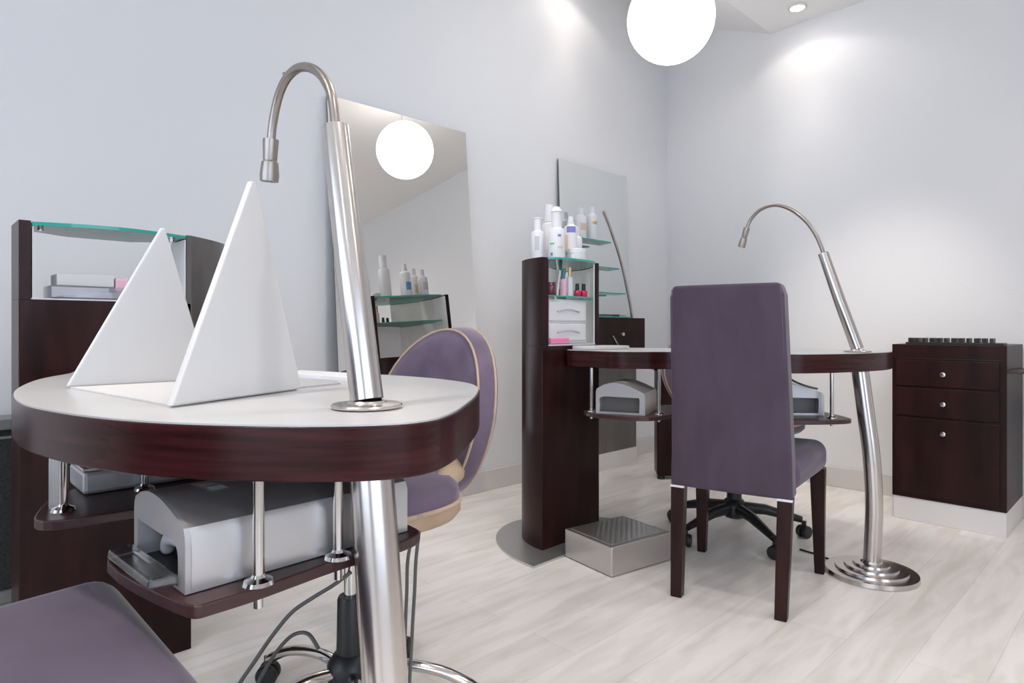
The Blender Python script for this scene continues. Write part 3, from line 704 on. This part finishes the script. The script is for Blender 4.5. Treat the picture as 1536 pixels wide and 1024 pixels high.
# ------------------------------------------------------------------ swivel stools
def ell_ring(cx, cz, a, c, n, y): return [(cx + a * math.cos(2 * PI * k / n), y, cz + c * math.sin(2 * PI * k / n)) for k in range(n)]
def swivel(label, loc, rz, chrome, back_xy, back_rot, seat_half, a0, shell_mat='beige_wood'):
    t = thing('swivel_chair', label, 'chair', loc, rz, 'lilac round-backed swivel chairs')
    am = M['chrome'] if chrome else M['black']
    for k in range(5):
        a = a0 + 2 * PI * k / 5; ca, sa = math.cos(a), math.sin(a)
        b = nb()
        if chrome: tube(b, spline([(.03 * ca, .03 * sa, .112), (.10 * ca, .10 * sa, .118), (.19 * ca, .19 * sa, .100), (.265 * ca, .265 * sa, .062)], 5, False), [.014] * 15 + [.012], 12, flat=.8)
        else: tube(b, [(.02 * ca, .02 * sa, .115), (.12 * ca, .12 * sa, .108), (.26 * ca, .26 * sa, .072)], [.024, .021, .013], 10)
        arm = part('arm', b, am, t, world=False, smooth=60)
        b = nb()
        for s in (-1, 1):
            R = Matrix.Rotation(PI / 2, 3, 'X') ; Rz = Matrix.Rotation(a + .6, 3, 'Z')
            lathe(b, [(0, -.009), (.022, -.009), (.025, -.004), (.025, .004), (.022, .009), (0, .009)], Vector((.27 * ca, .27 * sa, .025)) + Rz @ Vector((0, s * .013, 0)), 18, Rz @ R)
        box(b, .27 * ca - .007, .27 * ca + .007, .27 * sa - .007, .27 * sa + .007, .03, .066)
        part('caster', b, M['black'], arm, world=False, smooth=40)
    b = nb(); lathe(b, [(0, .075), (.034, .075), (.046, .085), (.048, .125), (.036, .145), (.029, .15), (.027, .262), (.024, .268), (0, .268)], (0, 0, 0), 28); part('column_sleeve', b, M['black'], t, world=False, smooth=40)
    b = nb(); tube(b, [(0, 0, .26), (0, 0, .425)], .0135, 18); part('gas_column', b, M['chrome'], t, world=False, smooth=60)
    b = nb(); box(b, -.10, .10, -.09, .09, .412, .428); part('seat_plate', b, M['black'], t, world=False, bev=.004)
    # seat : rounded pad with beige shell and piping
    hw, hd = seat_half; n = 40
    def sup(s, e=2.6): 
        out = []
        for k in range(n):
            a = 2 * PI * k / n; c_, s_ = math.cos(a), math.sin(a)
            out.append((hw * s * abs(c_) ** (2 / e) * (1 if c_ > 0 else -1), hd * s * abs(s_) ** (2 / e) * (1 if s_ > 0 else -1)))
        return out
    def rings(levels, name, mat, **kw):
        b = nb(); R_ = [[b.verts.new((x, y + .03, z)) for x, y in sup(s)] for s, z in levels]
        for A, B in zip(R_, R_[1:]):
            for i in range(n): face(b, [A[i], A[(i + 1) % n], B[(i + 1) % n], B[i]])
        face(b, R_[0][::-1]); face(b, R_[-1]); return part(name, b, mat, t, world=False, smooth=50, **kw)
    rings([(.80, .428), (.95, .432), (1.0, .445), (1.0, .462), (.985, .468)], 'seat_shell', M[shell_mat])
    seat = rings([(.985, .468), (.99, .476), (.975, .495), (.90, .508), (.6, .514), (.2, .516)], 'seat', M['suede_light'])
    b = nb(); lp = [(x, y + .03, .468) for x, y in sup(.995)]; tube(b, lp + lp[:2], .005, 8); part('piping', b, M['beige'], seat, world=False, smooth=180)
    # beige front corner patch
    # backrest
    bx, by = back_xy; B = Matrix.Translation((bx, by, 0)) @ Matrix.Rotation(back_rot, 4, 'Z')
    n2 = 44; aw, zc, zh = .205, .625, .212
    def ring(s, y, bm, sag=.0):
        out = []
        for k in range(n2):
            a = 2 * PI * k / n2; c_, s_ = math.cos(a), math.sin(a)
            wz = s_ * zh * s; w = aw * s * (1 if s_ > 0 else (1 - .16 * (-s_)))
            x = c_ * w; out.append(bm.verts.new(B @ Vector((x, y + 1.1 * x * x * -1 + .10 * (wz / zh) * .35, zc + wz))))
        return out
    def shell(levels, name, mat, parent=t):
        b = nb(); R_ = [ring(s, y, b) for s, y in levels]
        for A, Q in zip(R_, R_[1:]):
            for i in range(n2): face(b, [A[i], A[(i + 1) % n2], Q[(i + 1) % n2], Q[i]])
        face(b, R_[0][::-1]); face(b, R_[-1]); return part(name, b, mat, parent, world=False, smooth=55)
    bk = shell([(.10, -.012), (.5, -.010), (.85, -.004), (.965, .004), (.985, .012), (1.0, .035), (1.0, .05), (.97, .066), (.80, .074), (.3, .076)], 'backrest', M['suede_light'])
    for s, y in ((.975, .004), (.995, .056)):
        b = nb(); q = [v.co.copy() for v in ring(s, y, b)]; b.free(); b = nb(); tube(b, q + q[:2], .0032, 8); part('piping', b, M['beige'], bk, world=False, smooth=180)
    # bracket joining seat and back
    q = B @ Vector((0, .055, .46)); p0 = Vector((0, .10, .425))
    b = nb(); tube(b, spline([tuple(p0), tuple((p0 + Vector((q.x, q.y, .40))) / 2), (q.x, q.y, .43), (q.x, q.y, .58)], 6, False), .022, 12, flat=.5)
    part('back_bracket', b, M['beige_wood'], t, world=False, smooth=60)
    # beige vinyl folds at the hinge between seat and back
    for sx in (.15, .6):
        m_ = (B @ Vector((sx * .15, -.012, .47)))
        b = nb(); tube(b, spline([(hw * sx * .8, hd * .72, .470), ((hw * sx * .8 + m_.x) / 2 + .012, (hd * .8 + m_.y) / 2, .500), (m_.x, m_.y, .510), (m_.x - .02, m_.y, .560)], 5, False), [.014, .018, .021, .024, .026, .028, .03, .03, .03, .028, .026, .026, .024, .022, .018, .012], 10)
        part('vinyl_fold', b, M['beige_wood'], t, world=False, smooth=180)
    return t
swivel('lilac round-backed swivel chair on a chrome star base behind the near desk', (-1.216, .70, 0), 0, True, (-.075, .285), 0., (.195, .195), math.radians(50))
swivel('lilac swivel chair on a black star base, mostly hidden by the purple chair', (-1.23, 2.44, 0), 0, False, (-.27, .27), math.radians(41), (.245, .20), math.radians(40), 'suede_light')

# ------------------------------------------------------------------ steel foot box
fx = thing('steel_footrest_box', 'low square steel box with textured top on the floor beside the tower', 'footrest', (-1.40, 1.89, 0), math.radians(-9.5))
b = nb(); box(b, -.123, .123, -.146, .146, .003, .103); part('box', b, M['boxsteel'], fx, world=False, bev=.004)
b = nb(); box(b, -.108, .108, -.130, .130, .1032, .1055); part('tread_top', b, M['tread'], fx, world=False, bev=.001)
b = nb(); tube(b, [(-.1235, -.05, .055), (-.130, -.05, .055)], .004, 10); part('screw', b, M['chrome'], fx, world=False)

# ------------------------------------------------------------------ drawer cabinet by the back wall
cb = thing('drawer_cabinet', 'dark wood three-drawer cabinet on a white plinth by the back wall', 'cabinet', (-.66, 3.38, 0))
X0, X1, YF_, YK = -.863, -.457, 3.178, 3.565
b = nb(); box(b, X0, X1, YF_, YK, .10, .765); part('carcass', b, M['cabwood'], cb, bev=.002)
b = nb(); box(b, X0 + .004, X1 - .002, YF_ + .004, YK, 0, .0995); part('plinth', b, M['white_paint'], cb, bev=.002)
for z0, z1 in ((.585, .700), (.456, .580), (.118, .451)):
    b = nb(); box(b, X0 + .016, X1 - .022, YF_ - .007, YF_ + .012, z0 + .001, z1 - .002); d = part('drawer', b, M['cabwood'], cb, bev=.002)
    zk = {.585: .640, .456: .516, .118: .392}[z0]
    b = nb(); lathe(b, [(0, 0), (.006, 0), (.005, .008), (.011, .012), (.0125, .018), (.010, .023), (0, .025)], (-.668, YF_ - .006, zk), 20, Matrix.Rotation(PI / 2, 3, 'X')); part('knob', b, M['knob'], d, smooth=50)
b = nb(); box(b, X0 + .012, X1 - .016, YF_ - .003, YF_ + .002, .703, .7055); part('gap_shade_strip', b, M['black'], cb)  # black strip painted in for the shade of the gap
b = nb(); box(b, X1, X1 + .20, 3.19, 3.50, .655, .664); part('table_edge_ledge', b, M['wood_edge'], cb, bev=.001)  # ledge on the cabinet standing in for another table's edge
# black comb-like rack on the cabinet
rk = thing('polish_rack', 'black notched rack lying on top of the three-drawer cabinet', 'rack', (-.66, 3.26, .765))
b = nb(); box(b, -.82, -.472, 3.215, 3.285, .7655, .774); part('base', b, M['black'], rk, bev=.001)
for k in range(12):
    x = -.812 + k * .0265; w = (.0165, .014, .012)[k % 3] if k else .018
    b = nb(); box(b, x, x + w, 3.222, 3.278, .774, .793); part('tooth', b, M['black'], rk, bev=.002)

# ------------------------------------------------------------------ console with glass shelves in the corner
cs = thing('wall_console', 'dark console with a drawer and glass shelves in the far left corner', 'console', (-2.35, 3.0, 0))
b = nb(); box(b, XL + .016, -2.32, 2.55, 3.325, .10, .70); part('lower_body', b, M['grey_sheen_wood'], cs, bev=.002)
b = nb(); box(b, XL + .016, -2.317, 2.55, 3.326, 0, .0995); part('plinth', b, M['white_paint'], cs, bev=.002)
b = nb(); box(b, XL + .002, -2.25, 2.50, 3.315, .70, .896); dbx = part('drawer_box', b, M['cabwood'], cs, bev=.002)
b = nb(); box(b, -2.252, -2.246, 2.75, 3.30, .715, .83); dr = part('drawer', b, M['cabwood'], dbx, bev=.002)
b = nb(); lathe(b, [(0, 0), (.006, 0), (.005, .01), (.012, .014), (.010, .024), (0, .026)], (-2.246, 3.06, .80), 16, Matrix.Rotation(PI / 2, 3, 'Y')); part('knob', b, M['knob'], dbx, smooth=50)
b = nb(); tube(b, spline([(-2.244, 2.985, .79), (-2.238, 3.0, .765), (-2.238, 3.03, .735), (-2.244, 3.05, .718)], 5, False), .004, 8); part('drawer_key_strap', b, M['chrome'], dbx, smooth=180)
glass_sheet('glass_top', [(XL + .06, 2.5), (-2.245, 2.5), (-2.245, 3.18), (XL + .06, 3.25)], .8965, .902, cs)
for z, y1 in ((1.328, 2.995), (1.180, 3.075), (1.035, 3.135)):
    glass_sheet('glass_shelf', [(XL + .075, 2.52), (-2.265, 2.52), (-2.265, y1), (XL + .075, y1 + .05)], z, z + .007, cs)
b = nb(); tube(b, spline([(-2.258, 3.195, .897), (-2.258, 3.165, 1.00), (-2.258, 3.085, 1.22), (-2.258, 2.985, 1.40), (-2.258, 2.915, 1.50)], 6, False), .009, 14); part('curved_rod', b, M['steel'], cs, smooth=60)
b = nb(); tube(b, spline([(-2.258, 2.505, .897), (-2.258, 2.535, 1.10), (-2.258, 2.60, 1.32), (-2.258, 2.65, 1.42)], 6, False), .009, 14); part('curved_rod', b, M['steel'], cs, smooth=60)
for y, h, lab in ((2.80, .15, 'white bottle on the top glass shelf, nearer the tower'), (2.90, .17, 'white bottle with a gold mark on the top glass shelf, nearer the steel rod')):
    bottle('lotion_bottle', bprof(.034, h, .5), (-2.33, y, 1.3355), M['white_plastic'], lab, 'white bottles on the top glass shelf', [(0, h - .01), (.017, h - .01), (.015, h + .03), (0, h + .031)], M['frost'],
           [(.0343, h * .55, h * .65, -.9, .0, M['gold'])] if y > 2.85 else [(.0343, .05, .09, -.9, .2, M['label_tan'])])

# dark pedestal behind the far desk
pd = thing('wooden_pedestal', 'dark wooden pedestal standing on the floor behind the far desk', 'pedestal', (-1.97, 3.13, 0), math.radians(40))
b = nb(); box(b, -.07, .07, -.07, .07, .02, .60); part('column', b, M['wood'], pd, world=False, bev=.012, bseg=3)
b = nb(); box(b, -.085, .085, -.085, .085, .60, .635); part('top', b, M['wood'], pd, world=False, bev=.004)
for sx in (-1, 1):
    b = nb(); lathe(b, [(0, 0), (.02, 0), (.022, .01), (.018, .022), (0, .022)], (sx * .045, -.045, 0), 14); part('foot', b, M['black'], pd, world=False)
# dark panel heater at the left edge
hg = thing('panel_heater', 'dark mesh panel heater with grey rails behind the left tower', 'heater', (-2.38, .02, 0))
b = nb(); box(b, -2.43, -2.33, -.45, .52, .075, .535); part('mesh_panel', b, M['grille'], hg)
b = nb(); box(b, -2.44, -2.315, -.46, .53, .545, .575); box(b, -2.44, -2.32, -.46, .53, .518, .526); part('top_rail', b, M['grille_rail'], hg, bev=.003)
b = nb(); box(b, -2.44, -2.32, -.46, .53, .05, .085); part('bottom_rail', b, M['grille_rail'], hg, bev=.003)
b = nb(); box(b, -2.435, -2.335, -.455, .525, .5265, .545); part('vent_gap', b, M['black'], hg)
for y in (-.38, .44):
    b = nb(); box(b, -2.43, -2.33, y - .02, y + .02, 0, .05); part('foot', b, M['black'], hg)

# ------------------------------------------------------------------ cables
def cable(label, pts, r, mat, name='power_cable', group=None):
    b = nb(); tube(b, spline(pts, 6, False), r, 8)
    return solo(name, b, mat, label, 'cable', pts[-1], group, smooth=180)
cable('grey cable looping from the stool column down to the floor at the left', [(-1.185, .684, .33), (-1.205, .655, .305), (-1.235, .622, .278), (-1.262, .592, .250), (-1.290, .566, .205), (-1.318, .540, .150), (-1.348, .510, .085), (-1.37, .49, .006)], .0042, M['grey_cable'])
cable('short dark cable arching from the black stool sleeve to the floor', [(-1.240, .640, .165), (-1.262, .628, .193), (-1.290, .612, .189), (-1.312, .594, .165), (-1.335, .572, .12), (-1.36, .545, .05), (-1.37, .53, .006)], .004, M['grey_cable'])
cable('grey wire hanging from the near tray, left of its pair', [(-.988, .70, .455), (-.998, .695, .40), (-1.000, .694, .34), (-1.002, .692, .27), (-1.008, .69, .12), (-1.02, .70, .006)], .0033, M['grey_cable'], 'hanging_wire', 'wires hanging behind the steel pole')
cable('grey wire hanging from the near tray, right of its pair', [(-.980, .708, .455), (-.986, .705, .40), (-.989, .704, .34), (-.994, .702, .26), (-.999, .70, .12), (-.99, .715, .006)], .0033, M['grey_cable'], 'hanging_wire', 'wires hanging behind the steel pole')
cable('thin dark cable lying on the floor behind the purple chair front leg', [(-.975, 2.452, .004), (-.945, 2.447, .004), (-.917, 2.443, .004), (-.885, 2.432, .004), (-.858, 2.420, .005)], .0035, M['black'])
cable('grey cable sagging from the far desk underside to the pale dryer', [(-.91, 2.16, .687), (-.895, 2.163, .668), (-.875, 2.168, .655), (-.85, 2.175, .645), (-.83, 2.20, .636), (-.83, 2.23, .632)], .0035, M['grey_cable'])
cable('thin black wire leaving the steel footrest box', [(-1.31, 2.035, .04), (-1.325, 2.07, .07), (-1.335, 2.10, .05), (-1.345, 2.14, .005)], .0022, M['black'])
b = nb(); lathe(b, [(0, 0), (.016, 0), (.018, .01), (.012, .018), (0, .02)], (-2.33, 2.40, 0), 14)
solo('door_stop', b, M['plate'], 'small grey floor stop beside the wall left of the tower', 'door stop', (-2.33, 2.40, 0), smooth=40)

# ------------------------------------------------------------------ light from outside, camera, view
w = bpy.data.worlds.new('World'); bpy.context.scene.world = w; w.use_nodes = True
bg = w.node_tree.nodes['Background']; bg.inputs['Color'].default_value = (.76, .85, 1, 1); bg.inputs['Strength'].default_value = 3.2
def portal(loc, sx, sy, rot):
    l = bpy.data.lights.new('window_portal', 'AREA'); l.shape = 'RECTANGLE'; l.size = sx; l.size_y = sy; l.cycles.is_portal = True
    o = link(bpy.data.objects.new('window_portal', l)); o.location = loc; o.rotation_euler = rot
portal((-.1, YF - .12, 1.3), 4.0, 2.1, (PI / 2, 0, 0))
portal((XR + .12, -.4, 1.3), 3.0, 2.1, (PI / 2, 0, PI / 2))

cam = bpy.data.cameras.new('Camera'); co = link(bpy.data.objects.new('Camera', cam))
co.location = (0, 0, .835); co.rotation_euler = (PI / 2, 0, math.radians(45.9))
cam.sensor_width = 36; cam.lens = 22.5; cam.shift_y = -20 / 1536; cam.clip_start = .02
S = bpy.context.scene; S.camera = co
S.view_settings.view_transform = 'Standard'; S.view_settings.look = 'None'; S.view_settings.gamma = 1
S.view_settings.use_curve_mapping = False; S.view_settings.exposure = 0.33
S.cycles.max_bounces = 10; S.cycles.diffuse_bounces = 6; S.cycles.transparent_max_bounces = 16; S.cycles.use_denoising = True
S.cycles.sample_clamp_indirect = 6
